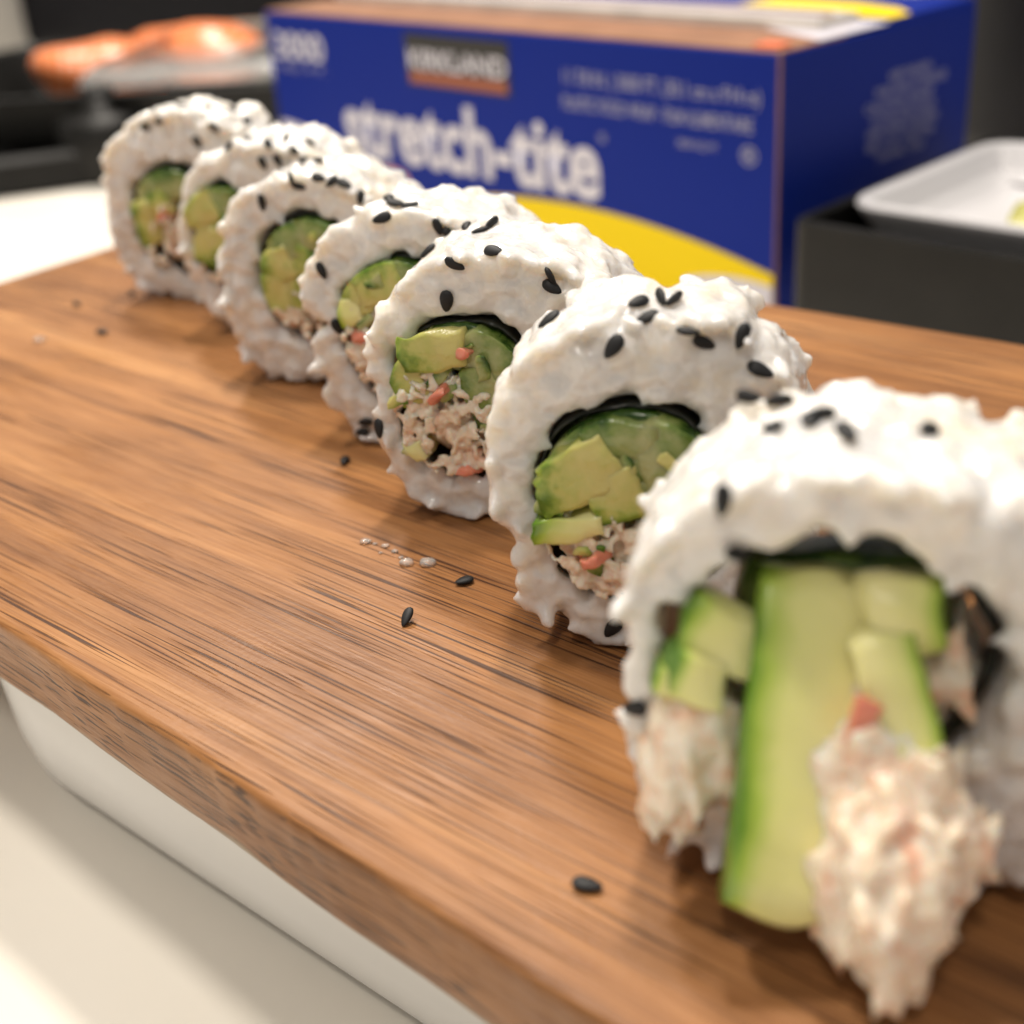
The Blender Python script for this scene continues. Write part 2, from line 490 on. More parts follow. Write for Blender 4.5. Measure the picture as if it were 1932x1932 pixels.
        co[:, 2] = np.where(z < lo, lo * np.exp(np.minimum(0, (z - lo)) / lo) , z) - 0.15
        set_co(me, co)
        me.materials.append(RICE)
        return me
    def build_nori(s):
        N, K = 160, 8; L = s.L; deep = 2.2 if s.idx == 7 else 0.4
        th = np.linspace(0, 2 * math.pi, N, endpoint=False)
        iu, iv = s.Ri(th)
        V = []
        for lay, sh in ((0, 1.035), (1, 0.997)):
            for k in range(K + 1):
                y0 = np.array([noise.noise(Vector((math.cos(t) * 6, math.sin(t) * 6, s.seed))) for t in th]) * 0.9 + 1.7 + deep
                y1 = L - 0.4 - y0 * .3
                y = y0 + (y1 - y0) * k / K
                V.append(np.column_stack([s.hu + (iu - s.hu) * sh, y, s.hv + (iv - s.hv) * sh]))
        V = np.concatenate(V); F = []
        def id(l, k, i): return (l * (K + 1) + k) * N + i % N
        for l in (0, 1):
            for k in range(K):
                for i in range(N):
                    F.append([id(l, k, i), id(l, k, i + 1), id(l, k + 1, i + 1), id(l, k + 1, i)])
        for k in (0, K):
            for i in range(N): F.append([id(0, k, i), id(1, k, i), id(1, k, i + 1), id(0, k, i + 1)])
        me = mesh_np('nori', V, F, NORI)
        bm = bmesh.new(); bm.from_mesh(me); bmesh.ops.recalc_face_normals(bm, faces=bm.faces); bm.to_mesh(me); bm.free()
        return me
    def chunk(s, name, mat, px, py, w, h, rot=0, out=0.5, length=None, skin=None, round_=.2, rough=0.9, taper=0.0, tilt=None):
        """an irregular cut piece reaching back through the roll; (px,py) is its face centre in the photo's face plane,
        skin = direction (degrees in the face) of the greener side"""
        c = s.loc(px, py)
        ln = length or (s.L - 2 + out)
        v = CUBE[0].copy()
        sp = v / np.linalg.norm(v, axis=1)[:, None] * 1.25
        v = v * (1 - round_) + sp * round_
        sk = np.zeros(len(v))
        if skin is not None:
            q = math.radians(skin - rot)
            sk = np.clip((v[:, 0] * math.cos(q) + v[:, 2] * math.sin(q)) * .5 + .5, 0, 1) ** 1.6
        else:
            sk[:] = .35
        v = v * np.array([w / 2, ln / 2, h / 2])
        sd = s.rnd.uniform(0, 99)
        for i in range(len(v)):
            q = Vector(v[i]) * .28
            nz = noise.noise_vector(q + Vector((sd, 0, 0))) * rough + noise.noise_vector(q * 2.7 + Vector((0, sd, 0))) * rough * .35
            v[i] += np.array(nz[:])
        fr = CUBE[0][:, 1] < -.99
        v[fr, 1] = v[fr, 1] * .3 - ln / 2 * .7
        if taper: v[:, 0] *= 1 - taper * (v[:, 2] / h)
        v[:, 1] += ln / 2 - out
        r = math.radians(rot); cr, sr = math.cos(r), math.sin(r)
        x, z = v[:, 0] * cr - v[:, 2] * sr, v[:, 0] * sr + v[:, 2] * cr
        # fillings stay within the nori behind the cut
        P = np.column_stack([x + c[0], v[:, 1], z + c[2]])
        du, dv = (P[:, 0] - s.hu) / (s.ru - .15), (P[:, 2] - s.hv) / (s.rv - .15)
        k = np.maximum(1, np.sqrt(du * du + dv * dv)); k = np.where(P[:, 1] < -1.5, 1, k)
        P[:, 0] = s.hu + (P[:, 0] - s.hu) / k; P[:, 2] = s.hv + (P[:, 2] - s.hv) / k
        me = mesh_np(name, P, CUBE[1], mat)
        at = me.attributes.new('tint', 'FLOAT', 'POINT'); at.data.foreach_set('value', sk)
        return link(name, me, s.root)
    def crab(s, px, py, w, h, n=60, out=1.2, seedo=0, size=1.0):
        c = s.loc(px, py); R = np.random.RandomState(s.seed * 7 + seedo)
        J = Join()
        v = ICO2[0] * np.array([w / 2 - .3, s.L / 2 - .6, h / 2 - .3]); J.add(v + [c[0], s.L / 2 - .3, c[2]], ICO2[1])
        for _ in range(n):
            u = R.uniform(-1, 1); q = R.uniform(-1, 1)
            if u * u + q * q > 1.05: continue
            p = c + np.array([u * w / 2, -R.uniform(-1.0, out * .45), q * h / 2])
            strand(J, p, R, size)
        P, f = J.arr()
        du, dv = (P[:, 0] - s.hu) / (s.ru - .4), (P[:, 2] - s.hv) / (s.rv - .4)
        k = np.maximum(1, np.sqrt(du * du + dv * dv))
        P[:, 0] = s.hu + (P[:, 0] - s.hu) / k; P[:, 2] = s.hv + (P[:, 2] - s.hv) / k
        me = remesh(P, f, 0.33, 2, .5); rumple(me, s.seed + seedo, .3, 1.2, .1); me.materials.append(CRAB)
        return link('crab_meat', me, s.root)
    def place(s, label):
        s.root = bpy.data.objects.new('sushi_roll', None); col.objects.link(s.root)
        s.root.location = [c * MM for c in s.o]; s.root.rotation_euler = (0, 0, -s.a)
        s.root.empty_display_size = .01
        tag(s.root, label, 'sushi', 'sushi rolls in a row on the board')
        rm = s.build_rice(); link('rice', rm, s.root)
        link('nori', s.build_nori(), s.root)
        co = get_co(rm); W = s.o + np.outer(co[:, 0], s.ux) + np.outer(co[:, 1], s.ax) + np.outer(co[:, 2], [0, 0, 1])
        fs = [tuple(p.vertices) for p in rm.polygons]
        RICE_TREES.append((BVHTree.FromPolygons(W.tolist(), fs), s.idx))
        return s

def strand(J, p, R, size=1.0, d=None, ln=None):
    """a bent flake of shredded meat"""
    if d is None: d = R.normal(0, 1, 3) * np.array([1, .35, 1])
    up = R.normal(0, 1, 3)
    M = frame_from(d, up / np.linalg.norm(up))
    L = (ln or R.uniform(1.0, 2.4)) * size
    v = ICO2[0] * np.array([L, R.uniform(.6, 1.25) * size, R.uniform(.4, .75) * size])
    v[:, 2] += (v[:, 0] / L) ** 2 * R.uniform(-1, 1) * size
    v[:, 1] += (v[:, 0] / L) ** 2 * R.uniform(-.7, .7) * size
    J.add(v @ M.T + p, ICO2[1])

#            idx base         D   L   axis  outer-left   hole(left, top, bottom, apex-x, ratio)   seed  seam
R1 = Roll(1, (310, 566), 46.5, 20, 20, (196, 400), (250, 318, 520, 320, .90), 11)
R1.place('farthest of the seven sushi rolls, at the board end by the black tray')
R2 = Roll(2, (400, 632), 45.0, 20, 20, (336, 400), (346, 352, 545, 430, .92), 12)
R2.place('second farthest sushi roll, mostly green avocado inside')
R3 = Roll(3, (530, 726), 44.0, 20, 20, (416, 560), (494, 412, 645, 575, .92), 13)
R3.place('third farthest sushi roll, dark cucumber above avocado pieces inside')
R4 = Roll(4, (690, 843), 45.0, 20, 22, (572, 620), (640, 490, 765, 735, .92), 14, seam=(172, 2.0, 5.0))
R4.place('middle sushi roll of the seven, its rice split open at the left edge')
R5 = Roll(5, (850, 982), 46.0, 20, 17, (690, 640), (735, 614, 908, 880, .93), 15, width=44)
R5.place('third nearest sushi roll, avocado wedge above shredded crab inside')
R6 = Roll(6, (1090, 1232), 49.0, 18, 12, (906, 830), (1008, 782, 1140, 1160, .95), 16, seam=(196, 2.2, 2.0), width=43)
R6.place('second nearest sushi roll, chunky avocado and a pink crab shred inside')
R7 = Roll(7, (1500, 1690), 50.0, 22, 18, (1150, 1330), (1226, 1040, 1490, 1580, 1.18), 17, seam=(165, 1.6, 1.0), width=51)
R7.place('nearest sushi roll, a long avocado slice and crab meat falling out')

# fillings -------------------------------------------------------------------
C = Roll.chunk
for r_o in (R1, R2, R3, R4, R5, R6):      # dark green strip under the top of the wrap
    P_ = r_o.o + r_o.ux * r_o.hu + np.array([0, 0, r_o.hv + r_o.rv * .72])
    vv = CAM_M.T @ (P_ - np.array([0, 0, CAM_H]))
    C(r_o, 'cucumber', CUCUMBER, CPX + FPX * vv[0] / vv[2], CPX + FPX * vv[1] / vv[2], r_o.ru * 1.7, r_o.rv * .62, 0, -.9, length=r_o.L - 3, skin=90)
C(R1, 'cucumber', CUCUMBER, 325, 350, 13, 7, 10, .3, skin=90)
C(R1, 'avocado', AVOCADO, 275, 420, 6, 12, 10, .8, skin=200)
C(R1, 'avocado', AVOCADO, 300, 385, 7, 6, 10, .5, skin=90)
R1.crab(318, 445, 15, 18, 50)
C(R1, 'pink_crab', PINK, 310, 408, 3.1, 2.2, 30, 1.0, round_=.8, rough=1.4)

C(R2, 'avocado', AVOCADO, 375, 390, 9, 8, 15, .9, skin=150)
C(R2, 'cucumber', CUCUMBER, 425, 380, 11, 9, -10, .4, skin=60)
C(R2, 'avocado', AVOCADO, 400, 425, 9, 9, 30, .7, skin=20)
C(R2, 'avocado', AVOCADO, 400, 465, 8, 9, -20, .9, skin=260)
R2.crab(425, 490, 14, 14, 40)

C(R3, 'cucumber', CUCUMBER, 590, 440, 13, 7, -12, .3, skin=60)
C(R3, 'cucumber', CUCUMBER, 540, 455, 8, 8, 20, .6, skin=120)
C(R3, 'avocado', AVOCADO, 525, 500, 8, 7, 20, 1.0, skin=200)
C(R3, 'avocado', AVOCADO, 560, 495, 7, 8, -30, .6, skin=20)
C(R3, 'avocado', AVOCADO, 520, 550, 7, 9, 10, .9, skin=180)
C(R3, 'avocado', AVOCADO, 560, 545, 7, 7, 50, .6, skin=0)
R3.crab(560, 600, 14, 11, 45)

C(R4, 'cucumber', CUCUMBER, 760, 520, 9, 7, -20, .3, skin=60)
C(R4, 'avocado', AVOCADO, 715, 535, 10, 7, 20, 1.0, skin=110)
C(R4, 'avocado', AVOCADO, 670, 560, 6, 7, 20, .8, skin=170)
R4.crab(710, 660, 17, 20, 80)
C(R4, 'pink_crab', PINK, 685, 635, 3.9, 3.0, 40, 1.0, round_=.8, rough=1.4)
C(R4, 'avocado', SLICE, 665, 590, 5, 5, 10, 1.0, skin=200)

C(R5, 'avocado', AVOCADO, 818, 658, 11.0, 6.5, 8, 1.8, skin=200, round_=.25)
C(R5, 'cucumber', CUCUMBER, 940, 690, 9, 13, 35, .4, skin=20, round_=.2)
C(R5, 'cucumber', CUCUMBER, 915, 745, 6, 10, 20, .9, skin=200, round_=.2)
C(R5, 'avocado', AVOCADO, 770, 720, 6, 8, 20, .8, skin=180)
C(R5, 'avocado', SLICE, 778, 850, 5, 4, 20, 1.4, skin=200)
R5.crab(840, 800, 17, 17, 130, 2.0)
R5.crab(815, 725, 9, 5, 30, 2.0, 3, .8)
C(R5, 'pink_crab', PINK, 838, 735, 2.7, 2.0, 40, 2.6, length=6, round_=.8, rough=1.4)
C(R5, 'pink_crab', PINK, 880, 665, 1.7, 2.0, 70, 2.2, length=6, round_=.8, rough=1.4)
C(R5, 'pink_crab', PINK, 885, 885, 3.1, 2.0, 10, 1.5, length=6, round_=.8, rough=1.4)

C(R6, 'avocado', AVOCADO, 1085, 895, 12.5, 8.0, 30, 1.6, skin=190, round_=.25)
C(R6, 'cucumber', CUCUMBER, 1170, 825, 10, 5, -5, .8, skin=150, round_=.25)
C(R6, 'cucumber', CUCUMBER, 1265, 865, 8, 11, 10, .8, skin=20, round_=.25)
C(R6, 'cucumber', CUCUMBER, 1205, 870, 7, 6, 20, .5, skin=270, round_=.25)
C(R6, 'avocado', AVOCADO, 1165, 930, 7, 7, 20, 1.6, skin=260, round_=.22)
C(R6, 'cucumber', CUCUMBER, 1250, 950, 7, 8, 30, .4, skin=330, round_=.25)
R6.crab(1130, 1050, 20, 14, 130, 2.2)
C(R6, 'avocado', SLICE, 1075, 990, 10, 3.4, 8, 2.0, skin=180)
C(R6, 'pink_crab', PINK, 1122, 1042, 3.3, 1.8, 20, 3.4, length=6, round_=.8, rough=1.4)

for r_o, n_ in ((R3, 5), (R4, 7), (R5, 12), (R6, 10)):
    for j in range(n_):
        t = r_o.rnd.uniform(0, 6.28); q = r_o.rnd.uniform(.25, .92)
        P_ = r_o.o + r_o.ux * (r_o.hu + math.cos(t) * r_o.ru * q) + np.array([0, 0, r_o.hv + math.sin(t) * r_o.rv * q])
        vv = CAM_M.T @ (P_ - np.array([0, 0, CAM_H])); px_, py_ = CPX + FPX * vv[0] / vv[2], CPX + FPX * vv[1] / vv[2]
        kind = r_o.rnd.choice(['avocado', 'avocado', 'cucumber', 'cucumber', 'crab_flake'])
        C(r_o, kind, {'avocado': AVOCADO, 'cucumber': CUCUMBER, 'crab_flake': CRAB}[kind], px_, py_, r_o.rnd.uniform(1.8, 4.2), r_o.rnd.uniform(.9, 2.2), r_o.rnd.uniform(0, 180),
          r_o.rnd.uniform(.8, 1.7), length=5, skin=r_o.rnd.uniform(0, 360), rough=1.1, round_=.3)
# the nearest roll's filling hangs out of it ---------------------------------
def free_piece(roll, name, mat, a, b, w, t, skin_side, curve=0.0, face=(0, -1, 0.3), wend=1.0, rough=.5, rnd=.4):
    """a long slice from world point a to b (mm), w wide, t thick"""
    a, b = np.array(a, float), np.array(b, float)
    M = frame_from(b - a, np.array(face, float)); ln = np.linalg.norm(b - a)
    v = CUBE[0].copy(); sp = v / np.linalg.norm(v, axis=1)[:, None] * 1.25
    v = v * (1 - rnd) + sp * rnd
    sk = np.clip(v[:, 1] * skin_side * .5 + .5, 0, 1) ** 2.3
    k = 1 + (wend - 1) * (v[:, 0] * .5 + .5)
    v = v * np.array([ln / 2, w / 2, t / 2]); v[:, 1] *= k
    v[:, 2] += curve * (1 - (v[:, 0] / ln * 2) ** 2); v[:, 1] += curve * .4 * (1 - (v[:, 0] / ln * 2) ** 2) * -skin_side
    sd = len(name) * 3.1 + w
    for i in range(len(v)):
        v[i] += np.array((noise.noise_vector(Vector(v[i]) * .2 + Vector((sd, 0, 0))) * rough)[:])
    W = v @ M.T + (a + b) / 2 - roll.o
    P = np.column_stack([W @ roll.ux, W @ roll.ax, W[:, 2]])
    me = mesh_np(name, P, CUBE[1], mat)
    at = me.attributes.new('tint', 'FLOAT', 'POINT'); at.data.foreach_set('value', sk)
    return link(name, me, roll.root)
def Wp(roll, px, py, depth):
    p = roll.loc(px, py, depth); return roll.o + roll.ux * p[0] + roll.ax * p[1] + np.array([0, 0, p[2]])
o = free_piece(R7, 'avocado_slice', SLICE, Wp(R7, 1548, 1070, 8), Wp(R7, 1455, 1725, -10), 13.4, 7.0, -1, wend=.80, curve=1.6, rnd=.22, face=(-.1, -1, .35))
o['label'] = 'long green slice leaning out of the roll'
free_piece(R7, 'cucumber', SLICE, Wp(R7, 1690, 1075, 5), Wp(R7, 1700, 1230, 2), 8.0, 6, 1, wend=.9, rough=1.0)
free_piece(R7, 'cucumber', SLICE, Wp(R7, 1650, 1190, 1), Wp(R7, 1730, 1450, -4), 6.6, 5, 1, wend=.75, rough=.9)
free_piece(R7, 'avocado', SLICE, Wp(R7, 1385, 1140, 3), Wp(R7, 1330, 1240, 1), 8.0, 6, -1, rough=1.2)
free_piece(R7, 'avocado', SLICE, Wp(R7, 1330, 1225, 0), Wp(R7, 1300, 1300, -1), 5.5, 5, -1, rough=1.2)
free_piece(R7, 'avocado', SLICE, Wp(R7, 1270, 1250, 0), Wp(R7, 1255, 1305, -1), 3.4, 4, -1, rough=.9)
free_piece(R7, 'pink_crab', PINK, Wp(R7, 1640, 1315, -4), Wp(R7, 1600, 1450, -6.5), 3.0, 1.8, 1, wend=.6, rough=1.1, rnd=.15)
free_piece(R7, 'cucumber', CUCUMBER, Wp(R7, 1400, 1130, 10), Wp(R7, 1780, 1130, 10), 12, 10, 1)
def spill(roll, pts, seed, dirs=None, size=1.5):
    R = np.random.RandomState(seed); J = Join()
    for px, py, dep, rad, n in pts:
        p = Wp(roll, px, py, dep)
        J.add(ICO2[0] * rad * np.array([.9, .9, .85]) + p, ICO2[1])
        for _ in range(n):
            q = R.normal(0, 1, 3); q /= np.linalg.norm(q)
            d = R.normal(0, 1, 3) * .22 + np.array([.1, -.3, -1.0])
            strand(J, p + q * rad * R.uniform(.55, .9), R, size, d, R.uniform(2.6, 4.4))
    W, f = J.arr(); W = W - roll.o
    W[:, 2] = np.where(W[:, 2] < .4, .4 + (W[:, 2] - .4) * .08, W[:, 2])
    P = np.column_stack([W @ roll.ux, W @ roll.ax, W[:, 2]])
    me = remesh(P, f, .6, 3, .5, 1); rumple(me, seed, .14, 1.6, .05, soft=True); me.materials.append(CRAB)
    return link('crab_meat', me, roll.root)
spill(R7, [(1600, 1230, 6, 5.5, 20), (1640, 1330, 2, 5.5, 30), (1600, 1420, -1, 5.5, 35), (1680, 1450, -3, 5.5, 40), (1620, 1520, -5, 5.5, 40), (1720, 1540, -6, 5.5, 45), (1640, 1610, -8, 5.5, 45),
           (1770, 1590, -7, 4.5, 40), (1700, 1650, -11, 5, 45), (1600, 1690, -10, 4.2, 40), (1680, 1740, -14, 4, 35), (1690, 1800, -16, 2.6, 22), (1540, 1480, -1, 5, 25), (1740, 1250, 8, 6, 20), (1480, 1300, 9, 8, 10), (1400, 1300, 8, 6, 10)], 5)
spill(R7, [(1310, 1360, 0, 5.5, 40), (1290, 1450, -1, 5, 40), (1350, 1430, 0, 5, 30), (1265, 1510, -2, 3, 20)], 6, size=1.0)

# ------------------------------------------------------------------ sesame seeds
def seed_mesh():
    N, K = 14, 10; V = []; F = []
    for i in range(N + 1):
        t = i / N; x = -1 + 2 * t
        r = math.sqrt(max(0, 1 - x * x)) * (1 - 0.42 * (x * .5 + .5) ** 1.3)
        for k in range(K):
            a = 2 * math.pi * k / K
            V.append((x * 1.72, math.cos(a) * r * 1.12, math.sin(a) * r * .60))
    for i in range(N):
        for k in range(K):
            F.append([i * K + k, i * K + (k + 1) % K, (i + 1) * K + (k + 1) % K, (i + 1) * K + k])
    me = mesh_np('sesame_seed', V, F, SEED); return me
SEED_ME = [seed_mesh()]
ROLLNAME = {1: 'farthest', 2: 'second farthest', 3: 'third farthest', 4: 'middle', 5: 'third nearest', 6: 'second nearest', 7: 'nearest'}
ORD = ['first', 'second', 'third', 'fourth', 'fifth', 'sixth', 'seventh', 'eighth', 'ninth', 'tenth', 'eleventh', 'twelfth', 'thirteenth', 'fourteenth', 'fifteenth', 'sixteenth', 'seventeenth', 'eighteenth', 'nineteenth', 'twentieth']
def put_seed(P, nrm, ang, px, py, roll_=0.0):
    # long axis: the image direction 'ang' (degrees, clockwise from right) carried onto the surface
    e = math.radians(ang)
    di = CAM_M @ np.array([math.cos(e), math.sin(e), 0.0])
    v = ray(px, py); n = np.array(nrm)
    # intersect image direction with tangent plane: di + k v perpendicular to n
    k = -(di @ n) / (v @ n) if abs(v @ n) > .25 else 0
    d = di + k * v
    d = d - n * (d @ n); d /= np.linalg.norm(d)
    s = np.cross(n, d)
    M = Matrix(((d[0], s[0], n[0]), (d[1], s[1], n[1]), (d[2], s[2], n[2]))).to_4x4()
    if roll_: M = M @ Matrix.Rotation(roll_, 4, 'X')
    o = bpy.data.objects.new('sesame_seed', SEED_ME[0]); col.objects.link(o)
    M.translation = Vector(P) * MM
    rs = random.Random(int(px * 31 + py)); sc = rs.uniform(.9, 1.08)
    o.matrix_world = M @ Matrix.Diagonal((sc, sc * rs.uniform(.9, 1.1), 1, 1))
    return o
SEEDS = [  # px, py, angle, edge-on
 (275, 240, 20, 0), (343, 199, 10, 0), (373, 268, 60, 0), (433, 277, 170, 0), (440, 207, 30, 0), (466, 229, 60, 0), (395, 203, 20, 0), (300, 228, 150, 0), (405, 240, 40, 0),
 (496, 307, 65, 0), (525, 303, 60, 0), (507, 273, 60, 0), (558, 285, 20, 0), (571, 304, 75, 0), (602, 304, 10, 0), (540, 262, 120, 0), (470, 262, 10, 0), (585, 270, 40, 0),
 (495, 382, 80, 0), (565, 351, 15, 0), (551, 340, 75, 1), (602, 336, 15, 0), (627, 343, 140, 0), (680, 373, 95, 0), (734, 376, 60, 0), (747, 385, 10, 0), (775, 389, 20, 0), (650, 348, 30, 0),
 (721, 412, 160, 0), (608, 510, 65, 0), (637, 616, 58, 0), (849, 439, 25, 0), (827, 427, 70, 0), (880, 429, 100, 0), (690, 795, 172, 0), (684, 815, 174, 0), (717, 808, 85, 0), (808, 476, 165, 0),
 (907, 437, 160, 0), (929, 426, 140, 1), (932, 475, 10, 0), (859, 497, 25, 0), (843, 567, 92, 0), (1040, 521, 62, 1), (1042, 542, 32, 0),
 (1037, 605, 145, 0), (1158, 654, 125, 0), (1222, 601, 155, 0), (1204, 572, 160, 0), (1247, 566, 62, 1), (1271, 569, 145, 1), (1301, 622, 10, 1), (1328, 645, 22, 0), (1400, 634, 110, 0), (1434, 699, 25, 0), (1415, 755, 5, 1), (1473, 762, 170, 1), (1156, 1183, 130, 0),
 (1459, 811, 105, 0), (1530, 797, 110, 0), (1546, 790, 170, 1), (1597, 819, 55, 0), (1751, 814, 150, 0), (1366, 943, 97, 0), (1387, 1037, 176, 1), (1200, 1334, 175, 0),
]
found = {}
for px, py, ang, edge in SEEDS:
    dv = Vector(ray(px, py)).normalized(); best = None
    for tree, idx in RICE_TREES:
        h = tree.ray_cast(Vector((0, 0, CAM_H)), dv)
        if h[0] is not None and (best is None or h[3] < best[3]): best = (h[0], h[1], idx, h[3], tree)
    if best is None:
        print('SEED MISS', px, py); continue
    n = Vector((0, 0, 0))
    for p_, n_, _, _ in best[4].find_nearest_range(best[0], 1.6): n += n_
    n.normalize()
    if n.dot(dv) > -0.15: n = (n - dv * (n.dot(dv) + .25)).normalized()
    found.setdefault(best[2], []).append((px, put_seed(best[0] + n * (.25 if not edge else .45), n, ang, px, py, math.radians(75) if edge else random.Random(px).uniform(-.25, .25))))
for idx, lst in found.items():
    lst.sort(key=lambda q: q[0])
    for i, (px, o) in enumerate(lst):
        tag(o, 'black sesame seed on the %s sushi roll, %s seed from the left' % (ROLLNAME[idx], ORD[i]), 'sesame seed', 'black sesame seeds')
for px, py, ang, edge, lab in [
    (650, 868, 120, 0, 'black sesame seed on the board just below the middle roll'),
    (876, 1095, 165, 0, 'black sesame seed lying flat on the board near the stray rice bits'),
    (768, 1168, 112, 1, 'black sesame seed tipped up on the bare board with a small shadow'),
    (1108, 1668, 12, 0, 'black sesame seed nearest the camera on the bare board'),
    (1758, 761, 170, 0, 'black sesame seed on the board behind the nearest roll'),
    (248, 553, 100, 0, 'black sesame seed at the foot of the farthest roll'),
    (145, 573, 30, 0, 'blurred black sesame seed farthest left on the board'),
    (193, 625, 10, 0, 'blurred black sesame seed on the far left board, right of another')]:
    P = unp(px, py, .6)
    o = put_seed(P, (0, 0, 1) if not edge else (-.35, -.35, .86), ang, px, py)
    if edge: o.location.z = 1.0 * MM
    tag(o, lab, 'sesame seed', 'black sesame seeds')

# ------------------------------------------------------------------ stray rice bits
def m_bit():
    k = NT('wet_rice'); k.set(Base_Color=(.93, .88, .82, 1), Roughness=.1)
    k.p.inputs['Transmission Weight'].default_value = .75; k.p.inputs['IOR'].default_value = 1.36
    return k.m
BIT = m_bit()
for px, py, r, lab in [(768, 1061, 1.0, 'small wet rice crumb on the board, left of its twin'),
                       (806, 1061, 1.15, 'small wet rice crumb on the board, right of its twin'),
                       (690, 1021, .8, 'tiny wet rice crumb farthest left of the cluster on the board'),
                       (727, 1030, .55, 'tiny wet rice speck in the middle of the crumb cluster'),
                       (745, 1040, .5, 'tiny wet rice speck just above the two bigger crumbs'),
                       (708, 1026, .35, 'tiny glint of wet starch between the left crumbs'),
                       (718, 1043, .3, 'tiny glint of wet starch below the middle crumb'),
                       (757, 1052, .35, 'tiny glint of wet starch touching the left big crumb'),
                       (75, 641, 1.2, 'pale rice crumb alone on the far left of the board')]:
    R = np.random.RandomState(int(px)); v = ICO2[0] * np.array([r * 1.25, r, r * .6])
    v = v * (1 + .28 * np.array([noise.noise(Vector(q) * 1.1 + Vector((px, 0, 0))) for q in v]))[:, None]
    tag(link('rice_crumb', mesh_np('rice_crumb', v, ICO2[1], BIT), loc=unp(px, py, r * .35)), lab, 'rice crumb', 'stray rice crumbs')

# ------------------------------------------------------------------ cling film box
BLUE = plain('blue_card', (0.003, 0.018, 0.22), .5, .12)
YEL = plain('yellow_print', (0.82, 0.60, 0.0), .5, .2)
LIL = plain('white_print', (0.62, 0.60, 0.66), .45, .4)
LIL2 = plain('pale_small_print', (0.30, 0.30, 0.46), .45, .4)
LIL3 = plain('side_small_print', (0.34, 0.34, 0.55), .45, .4)
BLK = plain('black_print', (0.012, 0.010, 0.008), .4, .5)
RED = plain('rust_print', (0.30, 0.075, 0.03), .4, .5)
CARD = plain('brown_card', (0.28, 0.14, 0.08), .7, .3, .15)
PINKP = plain('pink_print', (0.72, 0.36, 0.28), .5, .4)
FILM = plain('film_white', (0.62, 0.58, 0.52), .2, .5, .15)
BB = np.array([-97.0, 659.0]); BD = np.array([.64757, -.762006]); BN = np.array([.762006, .64757])
BL, BDEP, BH = 297.0, 116.0, 32.0 - CZ
boxr = bpy.data.objects.new('cling_film_box', None); col.objects.link(boxr)
boxr.location = (BB[0] * MM, BB[1] * MM, CZ * MM); boxr.rotation_euler = (0, 0, math.atan2(BD[1], BD[0]))
tag(boxr, 'blue cling film carton with white lettering and a yellow swoosh behind the sushi', 'box')
def boxm(name, x0, x1, y0, y1, z0, z1, mat, parent, bev=0.0):
    bm = bmesh.new(); bmesh.ops.create_cube(bm, size=1.0)
    for v in bm.verts: v.co = Vector((x0 + (v.co.x + .5) * (x1 - x0), y0 + (v.co.y + .5) * (y1 - y0), z0 + (v.co.z + .5) * (z1 - z0)))
    if bev: bmesh.ops.bevel(bm, geom=bm.edges[:], offset=bev, segments=3, affect='EDGES', profile=.5)
    return link(name, bm_mesh(name, bm, mat), parent)
# local: x along the front, y into the box, z up from the counter
boxm('carton', 0, BL, 0, BDEP, 0.2, BH - 1, BLUE, boxr, .6)
boxm('cardboard_rim', .8, BL - .5, .8, 36, BH - .9, BH - .1, CARD, boxr, .2)
boxm('side_seam', BL - .35, BL + .35, -.35, .9, .5, BH, CARD, boxr, .2)
rail = boxm('slide_cutter', 6, BL - 12, 37, 60, BH - .9, BH + 3.5, FILM, boxr, .8)
for k, y in enumerate((40.5, 46, 52)):
    boxm('cutter_groove', 8, BL - 14, y, y + 1.8, BH + 3.3, BH + 4.6, LIL if k != 1 else CARD, rail, .3)
boxm('lid', 0.5, BL - .5, 61, BDEP, BH - .9, BH + 1.2, BLUE, boxr, .4)
boxm('tear_tab', BL - 14, BL - 4, 4, 12, BH - .05, BH + .9, plain('orange_tab', (.75, .16, .06), .5), boxr, .3)
def flat_poly(name, pts, mat, plane, parent=boxr, th=.25):
    """thin printed shape; plane 'f' front (x,z), 's' right side (y,z), 't' top (x,y)"""
    bm = bmesh.new(); n = len(pts)
    def q(p, d):
        if plane == 'f': return (p[0], -d, p[1])
        if plane == 's': return (BL + d, p[0], p[1])
        return (p[0], p[1], BH + d)
    off = .05 if plane != 't' else 0.0
    a = [bm.verts.new(q(p, off + .02)) for p in pts]; b = [bm.verts.new(q(p, off + th)) for p in pts]
    bm.faces.new(b); bm.faces.new(a[::-1])
    for i in range(n): bm.faces.new((a[i], a[(i + 1) % n], b[(i + 1) % n], b[i]))
    return link(name, bm_mesh(name, bm, mat), parent)
DZ = 7.0      # the layout was measured from 4 mm above the counter
# plate and food picture, swoosh, badge
pl = [(2, 2)] + [(2 + 66 * math.sin(t), 2 + (30 + DZ) * math.cos(t)) for t in np.linspace(0, math.pi / 2, 24)]
flat_poly('plate_print', pl, LIL, 'f')
flat_poly('food_print', [(86 + 12 * math.cos(t), 15 + DZ + 4.5 * math.sin(t)) for t in np.linspace(0, 2 * math.pi, 30, endpoint=False)], PINKP, 'f', th=.32)
arc = [(x, max(1.2, DZ + 19.5 - 11.0 * ((x - 203) / 96) ** 2 )) for x in np.linspace(70, BL - .8, 50)]
flat_poly('swoosh_print', [(70, 1)] + arc + [(BL - .8, 1)], YEL, 'f', th=.27)
wh = [(x, DZ + 5.6 - 9.0 * ((x - 285) / 40) ** 2) for x in np.linspace(257, BL - .8, 24)]
flat_poly('white_swoosh_print', [(257, .9)] + [(x, max(1, z)) for x, z in wh] + [(BL - .8, .9)], LIL, 'f', th=.34)
